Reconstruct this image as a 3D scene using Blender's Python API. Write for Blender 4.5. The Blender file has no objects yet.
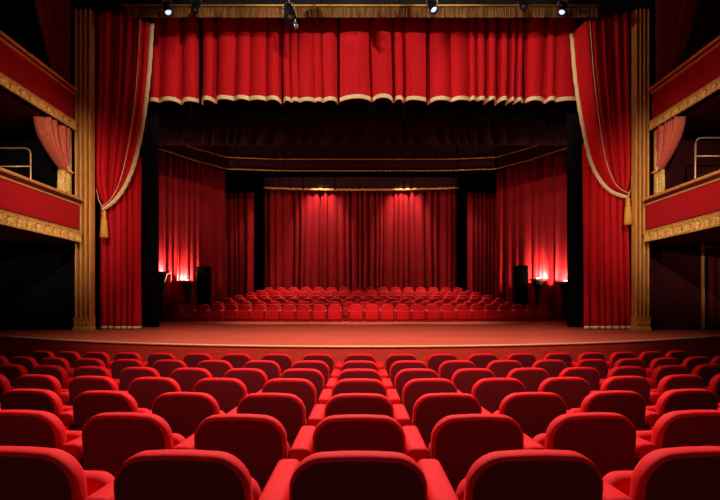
import bpy, bmesh, math, random
from math import sin, cos, pi, radians, sqrt, atan2
from mathutils import Vector, Matrix

S = bpy.context.scene
COL = S.collection
random.seed(7)

# ------------------------------------------------------------------ camera, world, exposure
EYE = 1.70                      # eye height above the lowest stalls floor
F = 490.0                       # focal length in pixels of a 720 px wide frame
cam_d = bpy.data.cameras.new('camera')
cam = bpy.data.objects.new('camera', cam_d)
COL.objects.link(cam)
cam.location = (0.0, 0.0, EYE)
cam.rotation_euler = (radians(90), 0, 0)
cam_d.sensor_width = 36
cam_d.lens = 36 * F / 720
cam_d.shift_y = 55 / 720
cam_d.clip_start = 0.05
S.camera = cam

w = bpy.data.worlds.new('dark_hall')
w.use_nodes = True
w.node_tree.nodes['Background'].inputs[0].default_value = (0.9, 0.5, 0.45, 1)
w.node_tree.nodes['Background'].inputs[1].default_value = 0.0025
S.world = w
S.view_settings.view_transform = 'Standard'
S.view_settings.look = 'None'
S.view_settings.gamma = 1
S.view_settings.use_curve_mapping = False
S.view_settings.exposure = 0.0


def spot(name, loc, aim, power, angle, blend=0.5, color=(1, .86, .7), radius=0.12):
    d = bpy.data.lights.new(name, 'SPOT')
    d.energy = power
    d.spot_size = radians(angle)
    d.spot_blend = blend
    d.color = color
    d.shadow_soft_size = radius
    o = bpy.data.objects.new(name, d)
    COL.objects.link(o)
    o.location = loc
    o.rotation_euler = (Vector(aim) - Vector(loc)).to_track_quat('-Z', 'Y').to_euler()
    return o


CX = 0.08                        # axis of the stage, a touch right of the seats' axis
# spots on the house curtain: two raking across it from the box ends, two from the gallery front
WARM = (1, .92, .82)
spot('box_boom_spot', (-7.6, 9.4, 8.9), (2.0, 15.8, 9.3), 2600, 40, .8, WARM, radius=.05)
spot('box_boom_spot', (7.6, 9.4, 8.9), (-1.2, 15.8, 9.3), 2000, 40, .8, WARM, radius=.05)
spot('gallery_spot', (1.5, 2.5, 8.4), (-4.3, 15.6, 8.7), 3600, 23, .8, WARM, radius=.05)
spot('gallery_spot', (-1.5, 2.5, 8.4), (4.7, 15.6, 8.7), 3600, 23, .8, WARM, radius=.05)
spot('gallery_spot', (-3.0, 2.0, 7.0), (-9.0, 14.6, 4.6), 3600, 27, 1.0, radius=.06)
spot('gallery_spot', (3.0, 2.0, 7.0), (9.2, 14.6, 4.6), 3600, 27, 1.0, radius=.06)
# stage wash on apron and stalls, high in front of the proscenium
spot('bridge_spot', (0.0, 8.3, 10.0), (0.1, 12.0, 0.95), 4500, 94, 1.0, color=(1, .8, .66), radius=.3)
spot('bridge_spot', (0.0, 9.4, 9.2), (0.0, 3.0, 0.9), 8000, 58, 1.0, color=(1, .8, .74), radius=.35)
spot('bridge_spot', (0.0, 0.2, 9.0), (0.0, 9.6, 0.4), 4300, 58, 1.0, color=(1, .8, .7), radius=.3)
# stage seats: one from the front, one straight above
for _x, _p in ((-3.6, 2000), (0, 3800), (3.6, 2000)):
    spot('stage_spot', (CX + _x * .8, 18.6, 9.6), (CX + _x, 20.9, 1.0), _p, 36, 1.0, color=(1, .72, .62), radius=.2)
for _x in (-3.4, 3.4):
    spot('stage_spot', (CX + _x, 25.8, 10.2), (CX + _x, 24.9, 1.2), 5200, 60, 1.0, color=(1, .72, .62), radius=.15)
# two pools on the backcloth
spot('backcloth_spot', (-2.4, 29.0, 10.2), (-2.4, 30.8, 7.0), 1250, 62, .8, color=(1, .75, .65), radius=.15)
spot('backcloth_spot', (2.8, 29.0, 10.2), (2.8, 30.8, 7.0), 1250, 62, .8, color=(1, .75, .65), radius=.15)
spot('wing_fill_spot', (-5.4, 27.6, 9.9), (-6.9, 29.5, 4.2), 520, 40, .9, color=(1, .7, .6), radius=.1)  # added pair of unseen fill spots, brighten the wing curtains
spot('wing_fill_spot', (5.6, 27.6, 9.9), (7.1, 29.5, 4.2), 520, 40, .9, color=(1, .7, .6), radius=.1)
spot('fringe_spot', (-.25, 10.6, 9.4), (-.25, 14.3, 10.28), 130, 17, .8, color=(.9, 1, .95), radius=.05)
# box fronts, lit across the house
spot('box_spot', (6.5, 4.0, 6.0), (-8.2, 13.2, 4.7), 4600, 18, 1.0)
spot('box_spot', (-6.5, 4.0, 6.0), (8.35, 13.2, 4.7), 4600, 18, 1.0)


def area(name, loc, aim, power, sx, sy, color):
    d = bpy.data.lights.new(name, 'AREA')
    d.shape = 'RECTANGLE'
    d.size, d.size_y = sx, sy
    d.energy = power
    d.color = color
    o = bpy.data.objects.new(name, d)
    COL.objects.link(o)
    o.location = loc
    o.rotation_euler = (Vector(aim) - Vector(loc)).to_track_quat('-Z', 'Y').to_euler()
    return o


area('rear_fill_light', (0, -7.0, 5.5), (0, 4, 1.0), 90, 8, 1, (1, .75, .65))  # added fill from behind the camera, lifts the dark chair backs
area('trim_fill_light', (CX, 29.3, 10.4), (CX, 30.6, 9.0), 45, 11.5, .15, (1, .75, .55))  # added unseen strip light, brightens the gold trim of the backcloth


# ------------------------------------------------------------------ materials
def lin(c):
    return tuple(((v / 255) / 12.92 if v / 255 <= .04045 else ((v / 255 + .055) / 1.055) ** 2.4) for v in c)


def mat(name, rgb, rough=.8, metal=0.0, sheen=0.0, sheen_tint=None, noise=0.0, scale=20.0, bump=0.0, spec=.3,
        stretch=(1, 1, 1), rgb2=None, emit=None, emit_s=0.0):
    m = bpy.data.materials.new(name)
    m.use_nodes = True
    nt = m.node_tree
    p = nt.nodes['Principled BSDF']
    base = (*lin(rgb), 1)
    p.inputs['Base Color'].default_value = base
    p.inputs['Roughness'].default_value = rough
    p.inputs['Metallic'].default_value = metal
    p.inputs['Specular IOR Level'].default_value = spec
    if sheen:
        p.inputs['Sheen Weight'].default_value = sheen
        p.inputs['Sheen Roughness'].default_value = .35
        p.inputs['Sheen Tint'].default_value = (*lin(sheen_tint or rgb), 1)
    if noise or bump or rgb2:
        tc = nt.nodes.new('ShaderNodeTexCoord')
        mp = nt.nodes.new('ShaderNodeMapping')
        mp.inputs['Scale'].default_value = stretch
        nz = nt.nodes.new('ShaderNodeTexNoise')
        nz.inputs['Scale'].default_value = scale
        nz.inputs['Detail'].default_value = 4
        nt.links.new(tc.outputs['Object'], mp.inputs[0])
        nt.links.new(mp.outputs[0], nz.inputs['Vector'])
        if noise or rgb2:
            rp = nt.nodes.new('ShaderNodeValToRGB')
            rp.color_ramp.elements[0].position = .3
            rp.color_ramp.elements[1].position = .7
            c2 = (*lin(rgb2), 1) if rgb2 else tuple(min(1, v * (1 + noise)) for v in base[:3]) + (1,)
            c1 = base if rgb2 else tuple(v * (1 - noise) for v in base[:3]) + (1,)
            rp.color_ramp.elements[0].color = c1
            rp.color_ramp.elements[1].color = c2
            nt.links.new(nz.outputs['Fac'], rp.inputs[0])
            nt.links.new(rp.outputs[0], p.inputs['Base Color'])
        if bump:
            b = nt.nodes.new('ShaderNodeBump')
            b.inputs['Strength'].default_value = bump
            b.inputs['Distance'].default_value = .02
            nt.links.new(nz.outputs['Fac'], b.inputs['Height'])
            nt.links.new(b.outputs[0], p.inputs['Normal'])
    if emit:
        p.inputs['Emission Color'].default_value = (*lin(emit), 1)
        p.inputs['Emission Strength'].default_value = emit_s
    return m


def plank_mat(name, a, b, c):
    """stage boards running across the stage"""
    m = bpy.data.materials.new(name)
    m.use_nodes = True
    nt = m.node_tree
    p = nt.nodes['Principled BSDF']
    tc = nt.nodes.new('ShaderNodeTexCoord')
    br = nt.nodes.new('ShaderNodeTexBrick')
    br.inputs['Color1'].default_value = (*lin(a), 1)
    br.inputs['Color2'].default_value = (*lin(b), 1)
    br.inputs['Mortar'].default_value = (*lin(c), 1)
    br.inputs['Scale'].default_value = 1
    br.inputs['Mortar Size'].default_value = .008
    br.inputs['Brick Width'].default_value = 3.2
    br.inputs['Row Height'].default_value = .28
    nz = nt.nodes.new('ShaderNodeTexNoise')
    mp = nt.nodes.new('ShaderNodeMapping')
    mp.inputs['Scale'].default_value = (.6, 9, 1)
    nz.inputs['Scale'].default_value = 2.2
    nz.inputs['Detail'].default_value = 5
    mx = nt.nodes.new('ShaderNodeMix')
    mx.data_type = 'RGBA'
    mx.blend_type = 'MULTIPLY'
    mx.inputs[0].default_value = .45
    nt.links.new(tc.outputs['Object'], br.inputs['Vector'])
    nt.links.new(tc.outputs['Object'], mp.inputs[0])
    nt.links.new(mp.outputs[0], nz.inputs['Vector'])
    nt.links.new(br.outputs['Color'], mx.inputs[6])
    nt.links.new(nz.outputs['Fac'], mx.inputs[7])
    nt.links.new(mx.outputs[2], p.inputs['Base Color'])
    p.inputs['Roughness'].default_value = .5
    p.inputs['Specular IOR Level'].default_value = .15
    return m


M = {
    'curtain': mat('red_curtain_velvet', (200, 5, 18), .85, sheen=.08, sheen_tint=(255, 50, 60), noise=.12, scale=3, stretch=(4, 4, .5)),
    'stagecurtain': mat('crimson_curtain_cloth', (150, 10, 18), .9, sheen=.08, sheen_tint=(255, 60, 60), noise=.2, scale=2, stretch=(5, 5, .4)),
    'pelmet': mat('maroon_pelmet_cloth', (46, 8, 12), .95, noise=.15, scale=3, stretch=(4, 4, .5)),
    'black': mat('black_serge', (13, 11, 11), .97, spec=.1, noise=.15, scale=4, stretch=(4, 4, .4)),
    'darkwall': mat('dark_painted_wall', (62, 13, 19), .95, spec=.15, noise=.2, scale=1.2),
    'blackwall': mat('black_painted_wall', (14, 12, 12), .97, spec=.1, noise=.15, scale=2),
    'gold': mat('gilded_wood', (218, 160, 76), .45, metal=.15, noise=.18, scale=9, bump=.15),
    'oldgold': mat('antique_gilding', (206, 140, 66), .5, metal=.12, noise=.2, scale=6, stretch=(3, 3, .5), bump=.15),
    'frieze': mat('ornate_gilding', (252, 208, 118), .45, metal=.08, rgb2=(186, 126, 54), scale=22, bump=.6),
    'fringe': mat('cream_gold_fringe', (248, 216, 156), .8, noise=.2, scale=40, bump=.4),
    'goldfringe': mat('amber_gold_fringe', (158, 104, 46), .75, rgb2=(58, 26, 10), scale=3.2, stretch=(3, 3, .3), bump=.4),
    'cord': mat('pale_cord', (236, 196, 150), .7),
    'seat': mat('red_seat_velvet', (216, 8, 16), .8, sheen=.09, sheen_tint=(255, 70, 70), spec=.18, noise=.06, scale=60, bump=.04),
    'seatback': mat('burgundy_seat_back_cloth', (104, 6, 17), .9, sheen=.05, sheen_tint=(150, 20, 30), noise=.08, scale=50),
    'stand': mat('dark_seat_standard', (40, 10, 12), .6),
    'stageseat': mat('red_stage_seat_velvet', (198, 4, 13), .8, sheen=.1, sheen_tint=(255, 100, 100), noise=.06, scale=30),
    'stagearm': mat('rosy_seat_armrest', (226, 130, 110), .5),
    'stagerail': mat('red_lacquered_rail', (150, 30, 30), .5),
    'carpet': mat('dark_red_carpet', (60, 8, 12), .95, noise=.2, scale=60, bump=.1),
    'fascia': mat('red_brown_panelling', (222, 64, 46), .6, noise=.12, scale=4, stretch=(1, 1, 6)),
    'nosing': mat('pale_brass_nosing', (222, 158, 118), .5, spec=.2),
    'planks': plank_mat('red_brown_stage_boards', (232, 104, 78), (216, 92, 68), (140, 52, 38)),
    'riser': mat('dark_red_riser', (96, 18, 20), .9, noise=.15, scale=6),
    'boxpanel': mat('crimson_box_panel', (176, 6, 20), .85, sheen=.1, sheen_tint=(255, 60, 60), noise=.08, scale=8),
    'boxdark': mat('maroon_box_woodwork', (74, 12, 16), .6, noise=.12, scale=8),
    'brocade': mat('rose_gold_brocade', (172, 46, 46), .75, rgb2=(212, 116, 78), scale=34, bump=.2, sheen=.2, sheen_tint=(255, 150, 120)),
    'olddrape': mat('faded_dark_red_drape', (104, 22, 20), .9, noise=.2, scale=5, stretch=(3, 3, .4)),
    'doorcloth': mat('dim_crimson_door_cloth', (96, 8, 18), .9, noise=.15, scale=4),
    'brass': mat('worn_brass', (196, 158, 110), .35, metal=.6),
    'tassel': mat('gold_tassel_silk', (226, 162, 62), .6, noise=.2, scale=30, stretch=(4, 4, .4), bump=.3),
    'lampblack': mat('black_lamp_metal', (15, 13, 14), .75, metal=.1, spec=.2),
    'steel': mat('bare_steel', (150, 152, 158), .35, metal=.8),
    'lens': mat('lit_lamp_lens', (235, 240, 255), .3, emit=(215, 230, 255), emit_s=1.0),
    'bulb': mat('glowing_lamp_glass', (255, 225, 205), .4, emit=(255, 190, 150), emit_s=9),
    'tray': mat('rose_brass_dish', (170, 70, 60), .8, spec=.1),
    'speaker': mat('black_speaker_cabinet', (9, 7, 8), .9, spec=.1, noise=.2, scale=40),
    'grille': mat('dark_speaker_cloth', (7, 6, 7), .97, spec=.05, bump=.3, scale=120),
    'header': mat('dark_green_brown_header', (24, 25, 21), .7, noise=.3, scale=1.2),
}


# ------------------------------------------------------------------ mesh helpers
def link(name, me, m, parent=None, smooth=True):
    o = bpy.data.objects.new(name, me)
    COL.objects.link(o)
    if m is not None:
        me.materials.append(m)
    if smooth:
        for p in me.polygons:
            p.use_smooth = True
    if parent is not None:
        o.parent = parent
    return o


def tag(o, label=None, cat=None, group=None, kind=None):
    if label: o['label'] = label
    if cat: o['category'] = cat
    if group: o['group'] = group
    if kind: o['kind'] = kind
    return o


def empty(name, loc, rz=0.0):
    o = bpy.data.objects.new(name, None)
    o.empty_display_size = .1
    COL.objects.link(o)
    o.location = loc
    o.rotation_euler = (0, 0, rz)
    return o


def mesh(verts, faces, name='shape'):
    me = bpy.data.meshes.new(name)
    me.from_pydata([tuple(v) for v in verts], [], faces)
    bm = bmesh.new()
    bm.from_mesh(me)
    bmesh.ops.recalc_face_normals(bm, faces=bm.faces)
    bm.to_mesh(me)
    bm.free()
    return me


class MB:
    def __init__(self):
        self.v, self.f = [], []

    def add(self, vs, fs):
        n = len(self.v)
        self.v += [tuple(v) for v in vs]
        self.f += [tuple(i + n for i in f) for f in fs]
        return self

    def box(self, x0, x1, y0, y1, z0, z1):
        vs = [(x, y, z) for z in (z0, z1) for y in (y0, y1) for x in (x0, x1)]
        return self.add(vs, [(0, 2, 3, 1), (4, 5, 7, 6), (0, 1, 5, 4), (2, 6, 7, 3), (0, 4, 6, 2), (1, 3, 7, 5)])

    def grid(self, pts, nu, nv, close_u=False):
        """pts[v*nu+u]"""
        fs = []
        for v in range(nv - 1):
            for u in range(nu - (0 if close_u else 1)):
                u2 = (u + 1) % nu
                fs.append((v * nu + u, v * nu + u2, (v + 1) * nu + u2, (v + 1) * nu + u))
        return self.add(pts, fs)

    def rings(self, rings, cap0=True, cap1=True):
        n = len(rings[0])
        base = len(self.v)
        self.grid([p for r in rings for p in r], n, len(rings), True)
        if cap0: self.f.append(tuple(base + i for i in range(n)))
        if cap1: self.f.append(tuple(base + (len(rings) - 1) * n + i for i in range(n)))
        return self

    def lathe(self, prof, n=20, c=(0, 0, 0)):
        rs = [[(c[0] + r * cos(2 * pi * k / n), c[1] + r * sin(2 * pi * k / n), c[2] + z) for k in range(n)] for r, z in prof]
        return self.rings(rs)

    def tube(self, pts, r, n=8):
        pts = [Vector(p) for p in pts]
        rs = []
        up = Vector((0, 0, 1))
        for i, p in enumerate(pts):
            d = (pts[min(i + 1, len(pts) - 1)] - pts[max(i - 1, 0)]).normalized()
            a = d.cross(up)
            if a.length < .05: a = d.cross(Vector((1, 0, 0)))
            a.normalize()
            b = a.cross(d).normalized()
            rr = r[i] if isinstance(r, (list, tuple)) else r
            rs.append([p + a * (rr * cos(2 * pi * k / n)) + b * (rr * sin(2 * pi * k / n)) for k in range(n)])
        return self.rings(rs)

    def me(self, bevel=0.0, seg=2):
        me = mesh(self.v, self.f)
        if bevel:
            bm = bmesh.new()
            bm.from_mesh(me)
            bmesh.ops.bevel(bm, geom=bm.edges[:], offset=bevel, segments=seg, profile=.5, affect='EDGES', clamp_overlap=True)
            bm.to_mesh(me)
            bm.free()
        return me

    def build(self, name, m, parent=None, bevel=0.0, seg=2, smooth=True):
        return link(name, self.me(bevel, seg), m, parent, smooth)


def sharp(o, ang=35):
    """smooth shading with creases kept"""
    me = o.data
    me.set_sharp_from_angle(angle=radians(ang))
    return o


def solid(o, t=.02):
    md = o.modifiers.new('cloth_thickness', 'SOLIDIFY')
    md.thickness = t
    md.offset = 0
    return o


class Folds:
    """rounded pleats between sharp creases along a length L; value in 0..1 (1 = proud towards the house)"""
    def __init__(self, L, wmin, wmax, seed, deep=.15):
        r = random.Random(seed)
        self.c = [0.0]
        while self.c[-1] < L:
            self.c.append(self.c[-1] + r.uniform(wmin, wmax) * (r.choice((.55, 1, 1, 1.35))))
        k = L / self.c[-1]
        self.c = [a * k for a in self.c]
        self.a = [r.uniform(.45, 1) for _ in self.c]
        self.base = [(-r.uniform(.6, 1.5) if r.random() < deep else r.uniform(-.15, .1)) for _ in self.c]
        self.sk = [r.uniform(-.3, .3) for _ in self.c]
        self.L = L

    def samples(self, per=9):
        out = []
        for i in range(len(self.c) - 1):
            for k in range(per):
                t = k / per
                t = .5 - .5 * cos(pi * t) if True else t
                out.append(self.c[i] + (self.c[i + 1] - self.c[i]) * t)
        out.append(self.c[-1])
        return out

    def __call__(self, s):
        s = min(max(s, 0), self.L - 1e-6)
        i = 0
        while i < len(self.c) - 2 and self.c[i + 1] <= s: i += 1
        t = (s - self.c[i]) / (self.c[i + 1] - self.c[i])
        t = t + self.sk[i] * t * (1 - t)
        b = self.base[i] * (1 - t) + self.base[(i + 1) % len(self.base)] * t
        return b * (abs(2 * t - 1) ** 3) + self.a[i] * (1 - abs(2 * t - 1) ** 2.4)


def hang(path, zt, zb, depth, wmin, wmax, seed, nz=14, deep=.15, top_amt=.75, lo=0.0, hi=1.0):
    """cloth hung along a plan polyline; returns grid points; lo..hi choose a band of its height (1 = hem)"""
    P = [Vector((p[0], p[1])) for p in path]
    seg = [(P[i + 1] - P[i]).length for i in range(len(P) - 1)]
    L = sum(seg)
    fo = Folds(L, wmin, wmax, seed, deep)
    ss = fo.samples()

    def at(s):
        for i, l in enumerate(seg):
            if s <= l or i == len(seg) - 1:
                d = (P[i + 1] - P[i]).normalized()
                return P[i] + d * s, Vector((d.y, -d.x))
            s -= l
    r = random.Random(seed + 5)
    ph = r.uniform(0, 6)
    pts = []
    for k in range(nz):
        v = lo + (hi - lo) * k / (nz - 1)
        amt = top_amt + (1 - top_amt) * v
        for s in ss:
            q, n = at(s)
            d = fo(s + .05 * sin(1.3 * s + ph + 2.2 * v) * v) * depth * amt
            t = s / L
            a = zt(t) if callable(zt) else zt
            b = zb(t) if callable(zb) else zb
            p = q + n * d
            pts.append((p.x, p.y, a + (b - a) * v))
    return pts, len(ss), nz


def hang_obj(name, m, parent, *a, th=.02, push=0.0, **k):
    pts, nu, nv = hang(*a, **k)
    if push:
        pts = [(x, y - push, z) for x, y, z in pts]
    return solid(MB().grid(pts, nu, nv).build(name, m, parent), th)


def at(px, py, d):
    """a point at depth d seen where the photograph shows it"""
    return ((px - 360) * d / F, d, EYE + (305 - py) * d / F)


ORD = ['', 'first', 'second', 'third', 'fourth', 'fifth', 'sixth', 'seventh', 'eighth', 'ninth', 'tenth', 'eleventh', 'twelfth', 'thirteenth', 'fourteenth', 'fifteenth']
STAGE = .95
EDGE_Y, EDGE_C = 8.96, .0395

# ================================================================== SETTING
# stalls floor: gently falling towards the stage
ROW_D = [1.80, 2.69, 3.63, 4.55, 5.58, 6.52, 7.72]
DROP = [.547, .609, .659, .687, .729, .743, .772]
CHAIR_H = .92
ARC = .042
ROW_Z = [EYE - d - CHAIR_H for d in DROP]


def stalls_z(x, y):
    D = y - ARC * x * x - .1
    k = [ROW_D[0] - 3] + ROW_D + [ROW_D[-1] + 3]
    zz = [ROW_Z[0] + .2] + ROW_Z + [ROW_Z[-1] - .03]
    z = zz[-1]
    if D <= k[0]:
        z = zz[0]
    else:
        for i in range(len(k) - 1):
            if D <= k[i + 1]:
                t = (D - k[i]) / (k[i + 1] - k[i])
                z = zz[i] + (zz[i + 1] - zz[i]) * t
                break
    return z - .0025 * min(abs(x), 7) ** 2


nx, ny = 61, 71
pts = []
for j in range(ny):
    for i in range(nx):
        x = -12 + 24 * i / (nx - 1)
        y0, y1 = -1.5, EDGE_Y + EDGE_C * x * x + .05
        y = y0 + (y1 - y0) * j / (ny - 1)
        pts.append((x, y, stalls_z(x, y)))
tag(MB().grid(pts, nx, ny).build('floor', M['carpet']), kind='structure')

# stage: boards, fascia, brass nosing along the curved edge
st = empty('stage', (0, 0, 0))
tag(st, kind='structure')
nx = 61
xs = [-12.1 + 24.2 * i / (nx - 1) for i in range(nx)]
ed = [(x, EDGE_Y + EDGE_C * x * x) for x in xs]
pts = []
for j in range(12):
    t = j / 11
    for x, y in ed:
        pts.append((x, y + (34 - y) * t * t, STAGE))
top = MB().grid(pts, nx, 12)
top.build('stage_boards', M['planks'], st)
fa = MB()
pts = [(x, y + .03, z) for z in (-.7, -.2, .3, .7, STAGE - .03) for x, y in ed]
fa.grid(pts, nx, 5)
fa.build('stage_fascia', M['fascia'], st)
nz_ = MB()
prof = [(0.03, -.034), (.0, -.032), (-.008, -.018), (.0, .004), (.07, .004)]
nz_.grid([(x, y + a, STAGE + b) for a, b in prof for x, y in ed], nx, len(prof))
nz_.build('edge_nosing', M['nosing'], st)

# walls round the boxes, stage house, ceilings
tag(MB().box(-12.3, -12.1, -1.5, 15, -.7, 13).build('wall_left', M['blackwall'], smooth=False), kind='structure')
tag(MB().box(12.1, 12.3, -1.5, 15, -.7, 13).build('wall_right', M['darkwall'], smooth=False), kind='structure')
tag(MB().box(-12.2, -8.42, 14.9, 15.1, .5, 13).build('wall_beside_stage_left', M['blackwall'], smooth=False), kind='structure')
tag(MB().box(8.6, 12.2, 14.9, 15.1, .5, 13).build('wall_beside_stage_right', M['darkwall'], smooth=False), kind='structure')
tag(MB().box(-14.2, 14.2, 33.5, 33.7, .9, 15).build('wall_back', M['blackwall'], smooth=False), kind='structure')
tag(MB().box(-14.2, -14, 15.1, 33.5, .9, 15).build('wall_stage_left', M['blackwall'], smooth=False), kind='structure')
tag(MB().box(14, 14.2, 15.1, 33.5, .9, 15).build('wall_stage_right', M['blackwall'], smooth=False), kind='structure')
tag(MB().box(-14.2, 14.2, 14.9, 33.7, 15, 15.2).build('ceiling', M['blackwall'], smooth=False), kind='structure')
tag(MB().box(-12.3, 12.3, 4, 15.2, 13, 13.2).build('ceiling', M['blackwall'], smooth=False), kind='structure')
hd = MB().box(-8.6, 8.76, 14.42, 14.8, 10.42, 13)
hd.box(-8.6, 8.76, 14.36, 14.46, 10.42, 10.5)
tag(sharp(hd.build('trim_proscenium_header', M['header'])), kind='structure')

# ================================================================== PROSCENIUM
def pilaster(x0, x1, label):
    root = empty('gilded_pilaster', ((x0 + x1) / 2, 14.62, STAGE))
    tag(root, label, 'pilaster')
    W = x1 - x0
    n = 73
    prof = []
    for i in range(n):
        t = i / (n - 1)
        k = t * 3.55
        fr = k - math.floor(k)
        # reed, then a fillet and hollow
        d = .08 * sqrt(max(0, 1 - ((fr - .27) / .27) ** 2)) if fr < .54 else -.1 * sin(pi * (fr - .54) / .46)
        prof.append((-W / 2 + W * t, -.12 - d))
    prof = [(-W / 2, .04)] + prof + [(W / 2, .04)]
    rs = [[(a, b, z) for a, b in prof] for z in (.38, 3, 6, 9, 11.9)]
    sharp(MB().rings(rs).build('shaft', M['oldgold'], root), 50)
    b = MB().rings([[(sx * (W / 2 + e), -.22 - e if sy < 0 else .06, z) for sx, sy in ((-1, -1), (1, -1), (1, 1), (-1, 1))]
                    for e, z in ((.02, 0), (.02, .07), (.0, .09), (.0, .33), (.012, .35), (.012, .38))])
    sharp(b.build('base', M['gold'], root))
    for i in range(4):
        x = -W / 2 + W * (i + .5) / 4
        bo = MB().lathe([(0, .0), (.03, .004), (.04, .02), (.025, .04), (0, .045)], 12).build('boss', M['gold'], root)
        bo.rotation_euler = (radians(90), 0, 0)
        bo.location = (x, -.222, .215)
    return root


pilaster(-8.42, -7.93, 'gilded reeded pilaster left of the stage opening')
pilaster(8.12, 8.54, 'gilded reeded pilaster right of the stage opening')

# fringed pelmet under the header
root = empty('fringe_pelmet', (0, 14.3, 10.4))
tag(root, 'strip of amber gold fringe hung along the top of the stage opening', 'fringe')
pts, nu, nv = hang([(-6.87, .03), (6.98, .03)], 0.02, -.31, .06, .05, .09, 31, nz=5, deep=0, top_amt=.35)
solid(MB().grid(pts, nu, nv).build('fringe', M['goldfringe'], root), .012)
MB().tube([(-6.9, -.03, .03), (0, -.03, .03), (7.0, -.03, .03)], .022).build('heading_cord', M['gold'], root)

# house valance: six red panels with a cream fringe
root = empty('house_valance', (CX, 15.85, 8.27))
tag(root, 'red velvet house valance with cream fringe across the stage top', 'curtain')
edges = [150, 200, 283, 340, 428, 526, 575]
rv = random.Random(3)
for i in range(6):
    xa = (edges[i] - 360) * 15.8 / F - CX
    xb = (edges[i + 1] - 360) * 15.8 / F - CX - (.07 if i < 5 else -.05)
    dy = .05 * (-1) ** i
    bow = rv.uniform(-.06, .06)
    path = [(xa, dy), ((xa + xb) / 2, dy - .08), (xb, dy)]
    zt = 2.75
    zb = lambda t, b=bow: -.02 + b * sin(pi * t)
    kw = dict(nz=14, deep=.42, top_amt=.9)
    pan = hang_obj('valance_panel', M['curtain'], root, path, zt, zb, .22, .2, .8, 100 + i, **kw)
    pts, nu, nv = hang(path, zt, zb, .22, .2, .8, 100 + i, lo=.957, hi=1.0, **dict(kw, nz=5))
    pts = [(x, y - .03, z) for x, y, z in pts]
    solid(MB().grid(pts, nu, nv).build('fringe', M['fringe'], pan), .03)


bt = MB().tube([(-6.6, 0, 2.74), (6.5, 0, 2.74)], .045)
for x in (-5.5, -1.8, 1.8, 5.5):
    bt.tube([(x, 0, 2.7), (x, 0, 14.99 - 8.27)], .012, 6)
bt.build('batten', M['lampblack'], root)


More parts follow.
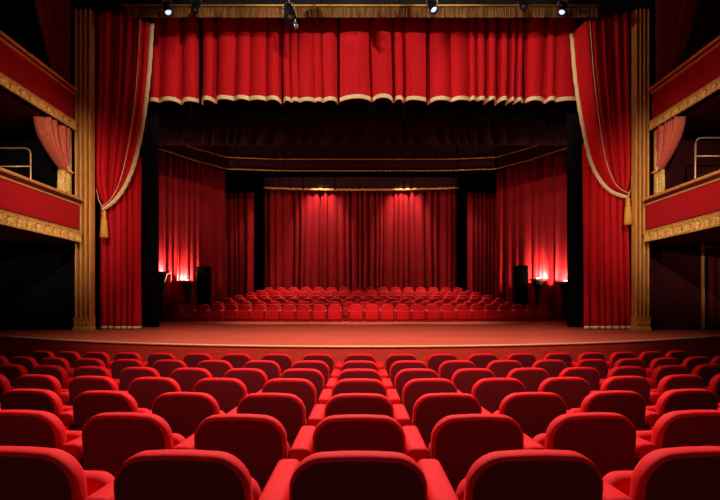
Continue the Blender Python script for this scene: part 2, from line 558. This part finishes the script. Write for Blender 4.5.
# tied-back house curtains
def tab_curtain(sx, lead, tie, x_out, tail_in, label):
    """lead: pixel path of the leading edge; tie: pixel of the tie; x_out: outer edge pixel; tail_in: inner edge pixel of the tail"""
    D = 15.0
    base = at((x_out + tail_in) / 2, 329, D)
    root = empty('house_curtain', (base[0], D, STAGE))
    tag(root, label, 'curtain')

    def loc(px, py, d=0.0):
        p = at(px, py, D + d)
        return Vector((p[0] - base[0], d, p[2] - STAGE))
    # resample the leading edge
    L = [loc(*p) for p in lead]

    def cr(pl, t):
        n = len(pl) - 1
        f = min(max(t, 0), 1) * n
        i = min(int(f), n - 1)
        u = f - i
        p0, p1, p2, p3 = pl[max(i - 1, 0)], pl[i], pl[i + 1], pl[min(i + 2, n)]
        return .5 * ((2 * p1) + (p2 - p0) * u + (2 * p0 - 5 * p1 + 4 * p2 - p3) * u * u + (3 * p1 - p0 - 3 * p2 + p3) * u ** 3)
    T = loc(*tie)
    TA = loc(tie[0], tie[1] + 1, -.36)
    topx = loc(x_out, lead[0][1] - 14).x
    out_pts = [Vector((topx, 0, L[0].z + .45)), Vector((topx, 0, (L[0].z + T.z) / 2 + .9)), Vector((topx + .03 * sx, 0, T.z + .9)), T + Vector((-.04 * sx, 0, .12)), T + Vector((-.02 * sx, 0, .02))]
    fo = Folds(1.0, .085, .16, 40 + (sx > 0), .15)
    us = fo.samples(8)
    NV = 40
    amt = .34

    def P(u, v, push=0.0):
        a, b = cr(out_pts, v), cr(L, v)
        p = a.lerp(b, u)
        squeeze = (b - a).length / max(.01, (L[0] - out_pts[0]).length)
        d = fo(u) * amt * (.25 + .75 * squeeze) * min(1, .15 + u * 4)
        sag = -.25 * sin(pi * min(1, v)) * (u ** 2)
        return Vector((p.x, -d + sag * .5 - push - .12 * min(1, u * 5), p.z))
    def cordp(v):
        a, b = cr(out_pts, v), cr(L, v)
        q = P(.9, v)
        sq = (b - a).length / max(.01, (L[0] - out_pts[0]).length)
        return Vector((q.x, -.14 - amt * (.25 + .75 * sq) - .125 * sin(pi * v) * .8, q.z))
    pts = [P(u, k / (NV - 1)) for k in range(NV) for u in us]
    sw = solid(MB().grid(pts, len(us), NV).build('swag', M['curtain'], root), .025)
    # cream fringe on the leading edge
    n = 60
    rows = []
    for k in range(n):
        v = k / (n - 1)
        e = P(1, v)
        t = (P(1, min(1, v + .01)) - P(1, max(0, v - .01))).normalized()
        side = Vector((t.z, 0, -t.x))
        if side.x * sx > 0: side = -side              # towards the stage opening
        wd = .115
        wob = .008 * sin(k * 2.1)
        rows.append([e - side * .05 + Vector((0, -.035, 0)), e + side * (wd * .3) + Vector((0, -.07 + wob, 0)), e + side * (wd + wob) + Vector((0, -.03, 0)), e + side * (wd * .3) + Vector((0, .03, 0))])
    MB().rings(rows).build('fringe', M['fringe'], sw)
    MB().tube([cordp(k / 39) for k in range(38)], .011, 6).build('cord_trim', M['cord'], sw)
    # tail that falls to the stage
    xa, xb = loc(x_out, 300).x, loc(tail_in, 300).x
    if xa > xb: xa, xb = xb, xa
    zt = T.z + 1.7
    tail = hang_obj('tail', M['curtain'], root, [(xa, .25), ((xa + xb) / 2, .2), (xb, .25)], zt, .02, .24, .16, .34, 60 + (sx > 0), nz=16, deep=.2, top_amt=.6, th=.025)
    pts, nu, nv = hang([(xa, .25), ((xa + xb) / 2, .2), (xb, .25)], zt, .02, .24, .16, .34, 60 + (sx > 0), nz=3, deep=.2, top_amt=.6, lo=.985, hi=1)
    solid(MB().grid([(x, y - .02, z) for x, y, z in pts], nu, nv).build('hem_fringe', M['fringe'], tail), .03)
    # tie-back rope from the pilaster, with a tassel
    wall_pt = loc(x_out, tie[1] - 21, -.16)
    tb = MB().tube([wall_pt, wall_pt.lerp(T, .5) + Vector((0, -.1, -.03)), TA + Vector((0, .02, .0))], .014, 6).build('tieback_rope', M['cord'], root)
    ta = MB().lathe([(0, .02), (.05, 0), (.07, -.06), (.05, -.14), (.075, -.18), (.055, -.22)], 14, (TA.x, -.36, TA.z)).build('tassel', M['tassel'], root)
    MB().lathe([(.05, -.2), (.085, -.26), (.1, -.5), (.125, -.8), (.0, -.79)], 18, (TA.x, -.36, TA.z)).build('tassel_skirt', M['tassel'], ta)
    return root


tab_curtain(-1, [(153, 27), (151, 75), (146, 122), (138, 163), (128, 187), (116, 202), (104, 209)], (104, 210), 96.5, 137.5,
            'red house curtain tied back with gold tassel, left of the stage')
tab_curtain(1, [(577, 29), (580, 78), (586, 125), (593, 160), (602, 180), (613, 191), (628, 196)], (628, 197), 631, 586,
            'red house curtain tied back with gold tassel, right of the stage')

# black masking legs and borders
for (xa, xb, y, side) in ((-9.2, -6.83, 16.6, 'left'), (7.02, 9.3, 16.6, 'right')):
    r = empty('masking_drape', ((xa + xb) / 2, y, STAGE))
    tag(r, 'tall black masking drape standing behind the %s house curtain' % side, 'drape')
    hang_obj('cloth', M['black'], r, [(xa - (xa + xb) / 2, 0), (xb - (xa + xb) / 2, 0)], 12, .01, .14, .3, .6, 70 + len(side), nz=6)
    MB().tube([(xa - (xa + xb) / 2, 0, 12.02), (xb - (xa + xb) / 2, 0, 12.02)], .04).build('batten', M['lampblack'], r)
for (y, zb, lab, mm) in ((18.0, 8.55, 'black masking border hung just behind the red valance', 'black'), (23.2, 9.25, 'dark masking border hung deep above the stage seats', 'pelmet')):
    r = empty('masking_border', (0, y, zb))
    tag(r, lab, 'drape')
    hang_obj('cloth', M[mm], r, [(-11, 0), (11, 0)], 4.6, 0, .12, .5, .9, 80 + int(y), nz=4)
    bt = MB().tube([(-11, 0, 4.62), (11, 0, 4.62)], .04)
    for x in (-9, -3, 3, 9):
        bt.tube([(x, 0, 4.62), (x, 0, 14.99 - zb)], .012, 6)
    bt.build('batten', M['lampblack'], r)

# ================================================================== STAGE DRAPERY
r = empty('backcloth_curtain', (CX, 31, STAGE))
tag(r, 'crimson pleated curtain across the back of the stage', 'curtain')
hang_obj('cloth', M['stagecurtain'], r, [(-6.15, 0), (6.1, 0)], 8.1, .02, .34, .22, .55, 91, nz=10, deep=.35)
hd_ = hang_obj('heading', M['pelmet'], r, [(-6.15, -.3), (6.1, -.3)], 8.75, lambda t: 8.02 - .14 * sin(pi * t), .12, .22, .5, 92, nz=4)
pts, nu, nv = hang([(-6.15, -.3), (6.1, -.3)], 8.75, lambda t: 8.02 - .14 * sin(pi * t), .12, .22, .5, 92, nz=3, lo=.86, hi=1.0)
solid(MB().grid([(x, y - .04, z) for x, y, z in pts], nu, nv).build('gold_trim', M['gold'], hd_), .03)

for sx, side in ((-1, 'left'), (1, 'right')):
    r = empty('wing_curtain', (CX + sx * 6.95, 29.6, STAGE))
    tag(r, 'narrow red curtain panel hung beside the backcloth, %s side' % side, 'curtain')
    a_, b_ = (-1.3, .47) if sx < 0 else (-.55, 1.4)
    hang_obj('cloth', M['stagecurtain'], r, [(a_, 0), (b_, 0)], 7.5, .02, .26, .22, .5, 95 + sx, nz=8, deep=.3)
    MB().tube([(a_ - .05, 0, 7.52), (b_ + .05, 0, 7.52)], .03).build('batten', M['lampblack'], r)
    r = empty('side_curtain', (CX + sx * 8.6, 26, STAGE))
    tag(r, 'crimson pleated side curtain behind the lamps, %s side of the stage' % side, 'curtain')
    path = [(-1.5, -1.9), (0, .4), (.85, 1.9)] if sx < 0 else [(-.85, 1.9), (0, .4), (1.5, -1.9)]
    hang_obj('cloth', M['stagecurtain'], r, path, 8.3, .02, .28, .34, .8, 97 + sx, nz=8, deep=.4)
    rail = [(a, b - .03, 8.32) for a, b in path]
    MB().tube(rail, .03).build('batten', M['lampblack'], r)

# three-sided maroon pelmet with two gold cords
r = empty('stage_pelmet', (CX, 28, 9.4))
tag(r, 'maroon three-sided pelmet with gold cords above the stage seats', 'pelmet')
plan = [(-10.4, -4.2), (-8.9, -1.6), (-7.7, -.1), (-5, .25), (0, .3), (5, .25), (7.7, -.1), (8.9, -1.6), (10.4, -4.2)]
bot = lambda t: -.06 * cos(4 * pi * t) + .02
for nm, i0, i1 in (('pelmet_panel', 0, 3), ('pelmet_panel', 2, 7), ('pelmet_panel', 6, 9)):
    seg_ = plan[i0:i1]
    pc = hang_obj(nm, M['pelmet'], r, seg_, 2.4, .05, .07, .4, .8, 110 + i0, nz=5)
    for z0, z1, mname, rr in ((.0, .07, 'gold', .3), (.66, .72, 'oldgold', .3)):
        pts, nu, nv = hang([(a, b - .07) for a, b in seg_], z1, z0, .07, .16, .3, 120 + i0, nz=3)
        solid(MB().grid(pts, nu, nv).build('gold_trim', M[mname], pc), .03)

for x, y in ((-8.9, -1.6), (-3, .28), (3, .28), (8.9, -1.6)):
    MB().tube([(x, y, 2.35), (x, y, 5.59)], .014, 6).build('hanger', M['lampblack'], r)

# ================================================================== BOXES
def theatre_box(sx, zr, zp1, zp0, zf1, zf0, label):
    """zr rail top, zp panel band, zf frieze band"""
    X = CX + sx * (8.3 if zr < 6 else 8.46)
    Y0, Y1 = 8.6, 14.32
    root = empty('theatre_box', (X, (Y0 + Y1) / 2, zf0))
    tag(root, label, 'theatre box')
    h = (Y1 - Y0) / 2
    o = -sx                                            # towards the house

    def strip(name, prof, m):
        """profile (out, z) swept along the box front"""
        n = 13
        rows = []
        for k in range(n):
            y = -h + 2 * h * k / (n - 1)
            rows.append([(o * a, y, z - zf0) for a, z in prof])
        return sharp(MB().rings(rows).build(name, m, root), 40)
    strip('parapet_panel', [(-.15, zp0 - .02), (.0, zp0 - .02), (.02, (zp0 + zp1) / 2), (.0, zp1 + .02), (-.15, zp1 + .02)], M['boxpanel'])
    hr = strip('handrail', [(-.2, zp1), (.04, zp1), (.1, zp1 + .09), (.1, zr - .06), (.06, zr), (-.2, zr)], M['boxdark'])
    strip('rail_molding', [(.0, zp1 - .02), (.045, zp1 - .02), (.065, zp1 + .01), (.045, zp1 + .045), (.0, zp1 + .045)], M['gold'])
    strip('rail_molding', [(.09, zr - .1), (.125, zr - .095), (.145, zr - .06), (.125, zr - .025), (.09, zr - .02)], M['gold'])
    # ornate frieze
    nu, nv = 301, 13
    pts = []
    for j in range(nv):
        t = j / (nv - 1)
        for i in range(nu):
            y = -h + 2 * h * i / (nu - 1)
            a = .025 * (sin(y * 2 * pi / .34) * sin(t * pi) + .6 * cos(y * 2 * pi / .17 + 5 * t) * sin(2 * pi * t)) + .06
            if t < .12 or t > .88: a = .1
            pts.append((o * a, y, zf0 + (zf1 - zf0) * t - zf0))
    solid(MB().grid(pts, nu, nv).build('gold_frieze', M['frieze'], root), .03)
    strip('frieze_molding', [(-.02, zf1), (.1, zf1), (.12, zf1 + .03), (.08, zf1 + .06), (-.02, zf1 + .06)], M['gold'])
    MB().box(min(-o * .0, -o * 3.7), max(-o * 0, -o * 3.7), -h, h, .0, .14).build('floor_slab', M['boxdark'], root, smooth=False)
    MB().box(*sorted((o * .04, -o * .12)), -h, h, .0, zf1 - zf0 + .1).build('lower_panel', M['boxdark'], root, smooth=False)
    # closing return against the pilaster
    return root


for sx, side in ((-1, 'left'), (1, 'right')):
    theatre_box(sx, 4.83, 4.62, 3.87, 3.81, 3.52, 'lower %s theatre box with red panel and gold frieze' % side)
    theatre_box(sx, 8.04, 7.88, 7.08, 7.02, 6.78, 'upper %s theatre box with dark red panel and gold frieze' % side)


def box_drape(sx, upper, label):
    X = CX + sx * 8.62
    Y1 = 14.34
    if upper:
        zt, zb, span, zb2 = 11.6, 8.1, 2.4, 7.95
    else:
        zt, zb, span, zb2 = 6.76, 5.55, 1.12, 4.86
    root = empty('box_drape', (X, Y1, zb))
    tag(root, label, 'drape')
    fo = Folds(1, .13, .24, 130 + sx + 3 * upper, .1)
    us = fo.samples(7)
    NV = 24
    pts = []
    for k in range(NV):
        v = k / (NV - 1)
        for u in us:
            ytop = -span * (1 - u)
            w_ = (1 - v ** 2.2) * .9 + .1
            if upper: w_ = 1 - .72 * v
            y = ytop * w_ - .08
            sag = (0.0 if upper else .5 * (1 - u) * v * (1 - v))
            pts.append((-sx * (fo(u) * .26 * (.35 + .65 * w_)), y, zt - zb + (0 - (zt - zb)) * v + sag * .4))
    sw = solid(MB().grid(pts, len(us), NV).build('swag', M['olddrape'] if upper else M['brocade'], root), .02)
    if not upper:
        b = MB().grid([(-sx * (.1 + .03 * sin(9 * u_ * pi)), -.22 + .2 * u_, (zt - zb) * (1 - t) + (zb2 - zb) * t) for t in (0, .25, .5, .75, .93, 1) for u_ in (0, .25, .5, .75, 1)], 5, 6)
        solid(b.build('gold_border', M['frieze'], root), .03)
        MB().tube([(-sx * .2, -.35, 0), (-sx * .24, -.2, -.03), (-sx * .16, -.02, .02)], .035).build('tie', M['gold'], root)
        hang_pts, nu, nv = hang([(0, -.36), (0, -.02)] if sx < 0 else [(0, -.02), (0, -.36)], .02, zb2 - zb, .1, .06, .1, 140 + sx, nz=5)
        solid(MB().grid(hang_pts, nu, nv).build('drape_tail', M['frieze'], root), .02)
    return root


for sx, side in ((-1, 'left'), (1, 'right')):
    box_drape(sx, False, 'rose gold brocade drape tied back above the lower %s box' % side)
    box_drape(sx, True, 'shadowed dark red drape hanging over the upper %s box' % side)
    X = CX + sx * 8.75
    r = empty('guard_rail', (X, 12.9, 4.83))
    tag(r, 'thin brass guard rail rising inside the lower %s box' % side, 'rail')
    tz = 1.0 if sx < 0 else 1.27
    q = sx
    MB().tube([(0, 0, -1.1), (0, 0, .4), (0, 0, tz - .16), (q * .03, 0, tz - .06), (q * .1, 0, tz - .01), (q * .2, 0, tz), (q * 2.6, 0, tz)], .022).build('top_rail', M['brass'], r)
    MB().tube([(0, 0, tz - .48), (q * 2.6, 0, tz - .48)], .018).build('mid_rail', M['brass'], r)
    MB().tube([(q * 2.5, 0, -1.1), (q * 2.5, 0, tz)], .025).build('post', M['brass'], r)

# dim doorway under the right box
r = empty('doorway_curtain', (10.95, 14.7, STAGE))
tag(r, 'dark red doorway curtain under the lower right box', 'curtain')
hang_obj('cloth', M['doorcloth'], r, [(-.5, 0), (.9, 0)], 2.45, .01, .12, .16, .3, 151, nz=6)
MB().tube([(-.6, -.02, 2.48), (1.0, -.02, 2.48)], .02).build('curtain_rod', M['brass'], r)
MB().box(-.64, -.6, .0, .12, 0, 2.6).build('door_jamb', M['oldgold'], r, bevel=.01)

# ================================================================== STAGE FURNITURE
def torchere(x, y, zt, label, power):
    r = empty('torchere_lamp', (x, y, STAGE))
    tag(r, label, 'lamp')
    h = zt - STAGE
    MB().lathe([(0, 0), (.26, 0), (.28, .05), (.12, .1), (.06, .2), (0, .21)], 20).build('base', M['lampblack'], r)
    MB().lathe([(0, .15), (.07, .16), (.07, h - 1.0), (.1, h - .85), (.17, h - .5), (.26, h - .16), (.3, h - .08), (0, h - .07)], 20).build('pole', M['lampblack'], r)
    MB().lathe([(0, h - .09), (.36, h - .08), (.44, h - .02), (.46, h + .015), (.44, h + .02), (.35, h - .03), (0, h - .04)], 24).build('dish', M['tray'], r)
    MB().lathe([(0, h - .04), (.07, h - .035), (.085, h + .02), (.06, h + .07), (0, h + .085)], 14).build('bulb', M['bulb'], r)
    d = bpy.data.lights.new('torchere_glow', 'POINT')
    d.energy = power
    d.color = (1, .62, .48)
    d.shadow_soft_size = .05
    o = bpy.data.objects.new('torchere_glow', d)
    COL.objects.link(o)
    o.parent = r
    o.location = (.2 if x > 0 else -.2, .13, h + .06)      # glow offset from the bulb, towards the curtain, to brighten it
    return r


torchere(-8.78, 24.9, EYE + 24 * 24.9 / F, 'black torchere with glowing dish beside the tall speaker, left', 700)
torchere(8.98, 24.75, EYE + 25.5 * 24.75 / F, 'black torchere with glowing dish beside the tall speaker, right', 700)
torchere(-9.62, 23.75, EYE + 33 * 23.75 / F, 'black torchere half hidden by the left masking drape', 420)
torchere(9.88, 23.6, EYE + 23 * 23.6 / F, 'black torchere half hidden by the right masking drape', 420)

for x, y, hgt, side in ((-7.83, 24.6, 2.68, 'left'), (8.06, 24.6, 2.72, 'right')):
    r = empty('loudspeaker', (x, y, STAGE))
    tag(r, 'tall black loudspeaker column against the %s side curtain' % side, 'loudspeaker')
    MB().box(-.31, .31, -.25, .25, 0, hgt).build('cabinet', M['speaker'], r, bevel=.04, seg=3)
    MB().box(-.26, .26, -.275, -.24, .15, hgt - .12).build('grille', M['grille'], r, bevel=.01)

for x0, x1, y, side in ((-9.75, -9.1, 23.3, 'left'), (9.2, 9.8, 23.3, 'right')):
    r = empty('low_rail', ((x0 + x1) / 2, y, STAGE))
    tag(r, 'thin low rail at the %s end of the stage seats' % side, 'rail')
    hw = (x1 - x0) / 2
    MB().tube([(-hw, 0, .6), (hw, 0, .6)], .02).build('top_rail', M['stagerail'], r)
    for a in (-hw, hw):
        MB().tube([(a, 0, 0), (a, 0, .6)], .018).build('post', M['stagerail'], r)

# ---- seats on the stage: seven curved, stepped rows facing the house
SD = [21.6, 22.7, 23.7, 24.7, 25.6, 26.4, 27.25]
STOP = [.06, .21, .39, .56, .74, .87, 1.05]              # seat tops above the eye
SC = .02
SEAT_H = .84
SZ = [EYE + t - SEAT_H for t in STOP]
SZ[0] = STAGE
EXT = [(173, 556), (212, 517), (222, 506), (233, 493), (246, 481), (256, 474), (265, 462)]

ri = MB()
for k in range(1, 7):
    xa = (EXT[k][0] - 360) * (SD[k] + 1.0) / F - .25
    xb = (EXT[k][1] - 360) * (SD[k] + 1.0) / F + .25
    n = 25
    y0, y1 = SD[k] - .42, 29.1
    rs = []
    for i in range(n):
        x = xa + (xb - xa) * i / (n - 1)
        c = SC * x * x
        ya = y0 + c
        yb = max(ya + .3, min(SD[k] + .62 + c, 29.0)) if k < 6 else ya + 1.1
        rs.append([(x, ya, STAGE - .01), (x, yb, STAGE - .01), (x, yb, SZ[k]), (x, ya, SZ[k])])
    o = MB().rings(rs).build('trim_seating_riser', M['riser'], smooth=False)
    tag(o, kind='structure')


def outline(hw, z0, z1, rt, rb, n=6, arch=0.0):
    """front outline of a chair back, anticlockwise from bottom right"""
    p = []
    for cx_, cz, r, a0 in ((hw - rb, z0 + rb, rb, -90), (hw - rt, z1 - rt, rt, 0), (-hw + rt, z1 - rt, rt, 90), (-hw + rb, z0 + rb, rb, 180)):
        for k in range(n + 1):
            a = radians(a0 + 90 * k / n)
            p.append((cx_ + r * cos(a), cz + r * sin(a)))
    # extra points along the straight runs
    out = []
    for i in range(len(p)):
        a, b = p[i], p[(i + 1) % len(p)]
        out.append(a)
        d = math.hypot(b[0] - a[0], b[1] - a[1])
        m_ = int(d / .07)
        for k in range(1, m_):
            out.append((a[0] + (b[0] - a[0]) * k / m_, a[1] + (b[1] - a[1]) * k / m_))
    if arch:
        out = [(x, z + arch * (1 - (x / hw) ** 2) * max(0, (z - z0) / (z1 - z0)) ** 4) for x, z in out]
    return out


def inset(p, d):
    n = len(p)
    out = []
    for i in range(n):
        a, b = Vector(p[i - 1]), Vector(p[(i + 1) % n])
        t = (b - a).normalized()
        out.append((p[i][0] - t.y * d, p[i][1] + t.x * d))
    return out


def padded(ol, secs, ypos, cap0=True, cap1=True):
    """rings: (inset, y); ypos(z) adds lean"""
    rs = []
    for d, y in secs:
        rs.append([(x, y + ypos(z), z) for x, z in inset(ol, d)])
    return MB().rings(rs, cap0, cap1)


def stage_seat_meshes():
    lean = lambda z: .1 * (z - .3)
    ol = outline(.3, .34, .765, .19, .05, 6, .035)
    back = padded(ol, [(.05, -.06), (.02, -.052), (.004, -.035), (0, -.01), (0, .04), (.01, .05)], lean).me()
    ol2 = outline(.285, .1, .5, .05, .07, 4)
    seat = padded(ol2, [(.05, -.165), (.02, -.158), (.004, -.14), (0, -.11), (.01, -.07), (.03, -.065)], lambda z: .03 * (z - .3)).me()
    arm = MB().box(-.03, .03, -.3, .02, .47, .53).me(.022, 3)
    post = MB().box(-.022, .022, -.16, .02, .02, .48).me(.008, 1)
    rail = MB().box(-.3, .3, -.14, .06, .0, .06).me(.012, 2)
    return back, seat, arm, post, rail


sb, ss_, sa, sp, sr = stage_seat_meshes()
proto = {}
for key, me_, mm in (('backrest', sb, 'stageseat'), ('seat', ss_, 'stageseat'), ('armrest', sa, 'stagearm'), ('arm_post', sp, 'stageseat'), ('base_rail', sr, 'stagerail')):
    me_.materials.append(M[mm])
    for p in me_.polygons: p.use_smooth = True
    if key in ('armrest', 'arm_post', 'base_rail'):
        me_.set_sharp_from_angle(angle=radians(50))


def part(name, me_, parent, loc=(0, 0, 0)):
    o = bpy.data.objects.new(name, me_)
    COL.objects.link(o)
    o.parent = parent
    o.location = loc
    return o


def stage_seat(x, y, z, rz, side, label, group, arm=True):
    r = empty('tip_up_chair', (x, y, z), rz)
    tag(r, label, 'chair', group)
    part('backrest', sb, r)
    part('seat', ss_, r)
    if arm:
        part('armrest', sa, r, (side * .325, 0, 0))
        part('arm_post', sp, r, (side * .325, 0, 0))
    part('base_rail', sr, r)
    return r


def seat_row(k, xs_, centre):
    row = ['front', 'second', 'third', 'fourth', 'fifth', 'sixth', 'topmost'][k]
    lft = sorted([x for x in xs_ if x < centre], reverse=True)
    rgt = sorted([x for x in xs_ if x >= centre])
    for sgn, arr, word in ((1, lft, 'left'), (-1, rgt, 'right')):
        for i, x in enumerate(arr):
            if k == 0:
                lab = 'red tip-up chair in front row on stage, %s %s of dark aisle gap' % (ORD[i + 1], word)
            else:
                lab = 'red tip-up chair in %s row on stage, %s %s of stage centre' % (row, ORD[i + 1], word)
            c = SC * x * x
            stage_seat(x, SD[k] + c, SZ[k], atan2(2 * SC * x, 1) * .8, sgn, lab, 'tip-up seats, %s row on the stage' % row, not (k and sgn < 0 and i == 0))


# front row: twelve left of the narrow gap, fourteen right of it
PS = .68
x_left = [(334.5 - 360) * 21.6 / F - PS * i for i in range(12)]
x_right = [(356.3 - 360) * 21.6 / F + PS * i for i in range(14)]
seat_row(0, x_left + x_right, (345 - 360) * 21.6 / F)
for k in range(1, 7):
    d_end = SD[k] + 1.0
    xa = (EXT[k][0] - 360) * d_end / F + .3
    xb = (EXT[k][1] - 360) * d_end / F - .3
    n = int((xb - xa) / PS) + 1
    seat_row(k, [xa + (xb - xa) * i / (n - 1) for i in range(n)], .03)

# ================================================================== STALLS CHAIRS
LEAN = .14
lean = lambda z: -LEAN * (z - .38)
ol = outline(.257, .36, .902, .118, .05, 7, .018)
back_me = padded(ol, [(.028, -.05), (.012, -.047), (.003, -.036), (0, -.02), (0, .018), (.006, .032), (.02, .042), (.05, .048)], lean).me()
panel_me = padded(ol, [(.014, -.040), (.014, -.048), (.022, -.0515), (.045, -.053)], lean).me()
for v in panel_me.vertices:
    v.co.z -= .007
so = outline(.225, .0, .46, .1, .05, 6)
seat_me = padded(so, [(.04, -.05), (.012, -.045), (0, -.025), (0, .02), (.012, .04), (.05, .055)], lambda z: .3 * z).me()
for v in seat_me.vertices:                              # tip-up seat, sprung up in front of the back
    v.co.y += .115
    v.co.z += .255
pad_me = MB().box(-.056, .056, -.1, .44, .635, .74).me(.03, 4)
std_me = MB().box(-.024, .024, -.02, .27, .0, .66).me(.008, 1)
ped_me = MB().box(-.2, .2, .1, .2, .0, .38).me(.02, 2)
for me_, mm, ang in ((back_me, 'seat', 80), (panel_me, 'seatback', 60), (seat_me, 'seat', 80), (pad_me, 'seat', 80), (std_me, 'stand', 40), (ped_me, 'stand', 40)):
    me_.materials.append(M[mm])
    for p in me_.polygons: p.use_smooth = True
    me_.set_sharp_from_angle(angle=radians(ang))


def stalls_chair(x, y, z, rz, arms, label, group):
    r = empty('stalls_chair', (x, y, z), rz)
    tag(r, label, 'chair', group)
    b = part('backrest', back_me, r)
    part('back_panel', panel_me, b)
    part('seat', seat_me, r)
    part('pedestal', ped_me, r)
    for s in arms:
        a = part('armrest', pad_me, r, (s * .33, 0, 0))
        part('armrest_standard', std_me, a)
    return r


P = .66
NMAX = [3, 3, 5, 6, 7, 9, 9]
ROWN = ['nearest', 'second', 'third', 'fourth', 'fifth', 'sixth', 'farthest']
for i in range(7):
    for n in range(-NMAX[i], NMAX[i] + 1):
        x = n * P - .006
        y = ROW_D[i] + .1 + ARC * x * x
        z = ROW_Z[i] - .0025 * min(abs(x), 7) ** 2
        rz = .75 * atan2(2 * ARC * x, 1)
        arms = (-1, 1) if n == 0 else ((1,) if n > 0 else (-1,))
        if n == 0:
            lab = 'red velvet stalls chair in the middle column, %s row from the viewer' % ROWN[i]
        else:
            lab = 'red velvet stalls chair, %s row from viewer, %s %s of the middle column' % (ROWN[i], ORD[abs(n)], 'left' if n < 0 else 'right')
        stalls_chair(x, y, z, rz, arms, lab, 'stalls chairs, %s row' % ROWN[i])

# ================================================================== STAGE LIGHTS ABOVE
r = empty('lighting_bar', (CX, 13.75, 10.62))
tag(r, 'dark horizontal lighting bar above the gold fringe', 'bar')
MB().tube([(-7.6, 0, 0), (7.6, 0, 0)], .03).build('pipe', M['lampblack'], r)
for x in (-6, -2, 2, 6):
    MB().tube([(x, 0, 0), (x, 0, 2.4)], .015).build('hanger', M['lampblack'], r)


def stage_light(px, py, tilt, turn, sc, label, lit=True):
    p = at(px, py, 13.75)
    r = empty('stage_light', p, 0)
    tag(r, label, 'stage light', 'stage lights over the opening')
    # can pointing down its local -z, tilted
    m4 = Matrix.Rotation(radians(turn), 4, 'Z') @ Matrix.Rotation(radians(tilt), 4, 'X')

    def tr(o):
        o.matrix_local = m4 @ Matrix.Scale(sc, 4)
        return o
    tr(sharp(MB().lathe([(0, .22), (.07, .21), (.1, .14), (.11, -.1), (.13, -.12), (.13, -.2), (.115, -.2), (.105, -.12), (0, -.11)], 18).build('body', M['lampblack'], r)))
    tr(MB().lathe([(0, -.115), (.1, -.12), (.09, -.15), (0, -.165)], 16).build('lens', M['lens'] if lit else M['steel'], r))
    yk = MB().tube([(-.15, 0, 0), (-.16, 0, .12), (-.1, 0, .24), (0, 0, .27), (.1, 0, .24), (.16, 0, .12), (.15, 0, 0)], .014, 6).build('yoke', M['steel'], r)
    top = 10.62 - p[2]
    MB().tube([(0, 0, .27), (0, 0, max(.3, top))], .02, 6).build('clamp', M['steel'], r)
    return r


stage_light(167, 9, -30, 50, .9, 'lit stage lamp above the left end of the gold fringe')
stage_light(196, 7, -30, -20, .8, 'small dim stage lamp second from the left above fringe', False)
big = stage_light(289, 12, -25, 30, 1.3, 'black stage lamp hanging lowest, left of the fringe centre', False)
hd2 = MB().lathe([(0, .1), (.05, .09), (.06, -.05), (.07, -.1), (0, -.1)], 14).build('snoot', M['steel'], big)
hd2.location = (.19, -.02, -.36)
hd2.rotation_euler = (radians(-25), radians(-15), 0)
MB().tube([(.1, 0, -.05), (.17, 0, -.2), (.19, -.02, -.28)], .02, 6).build('bracket', M['steel'], big)
stage_light(432, 6, -28, 40, .95, 'bluish stage lamp right of the fringe centre')
stage_light(523, 4, -30, 0, .8, 'small stage lamp second from the right above fringe', False)
stage_light(563, 9, -30, -50, .85, 'lit stage lamp above the right end of the gold fringe')
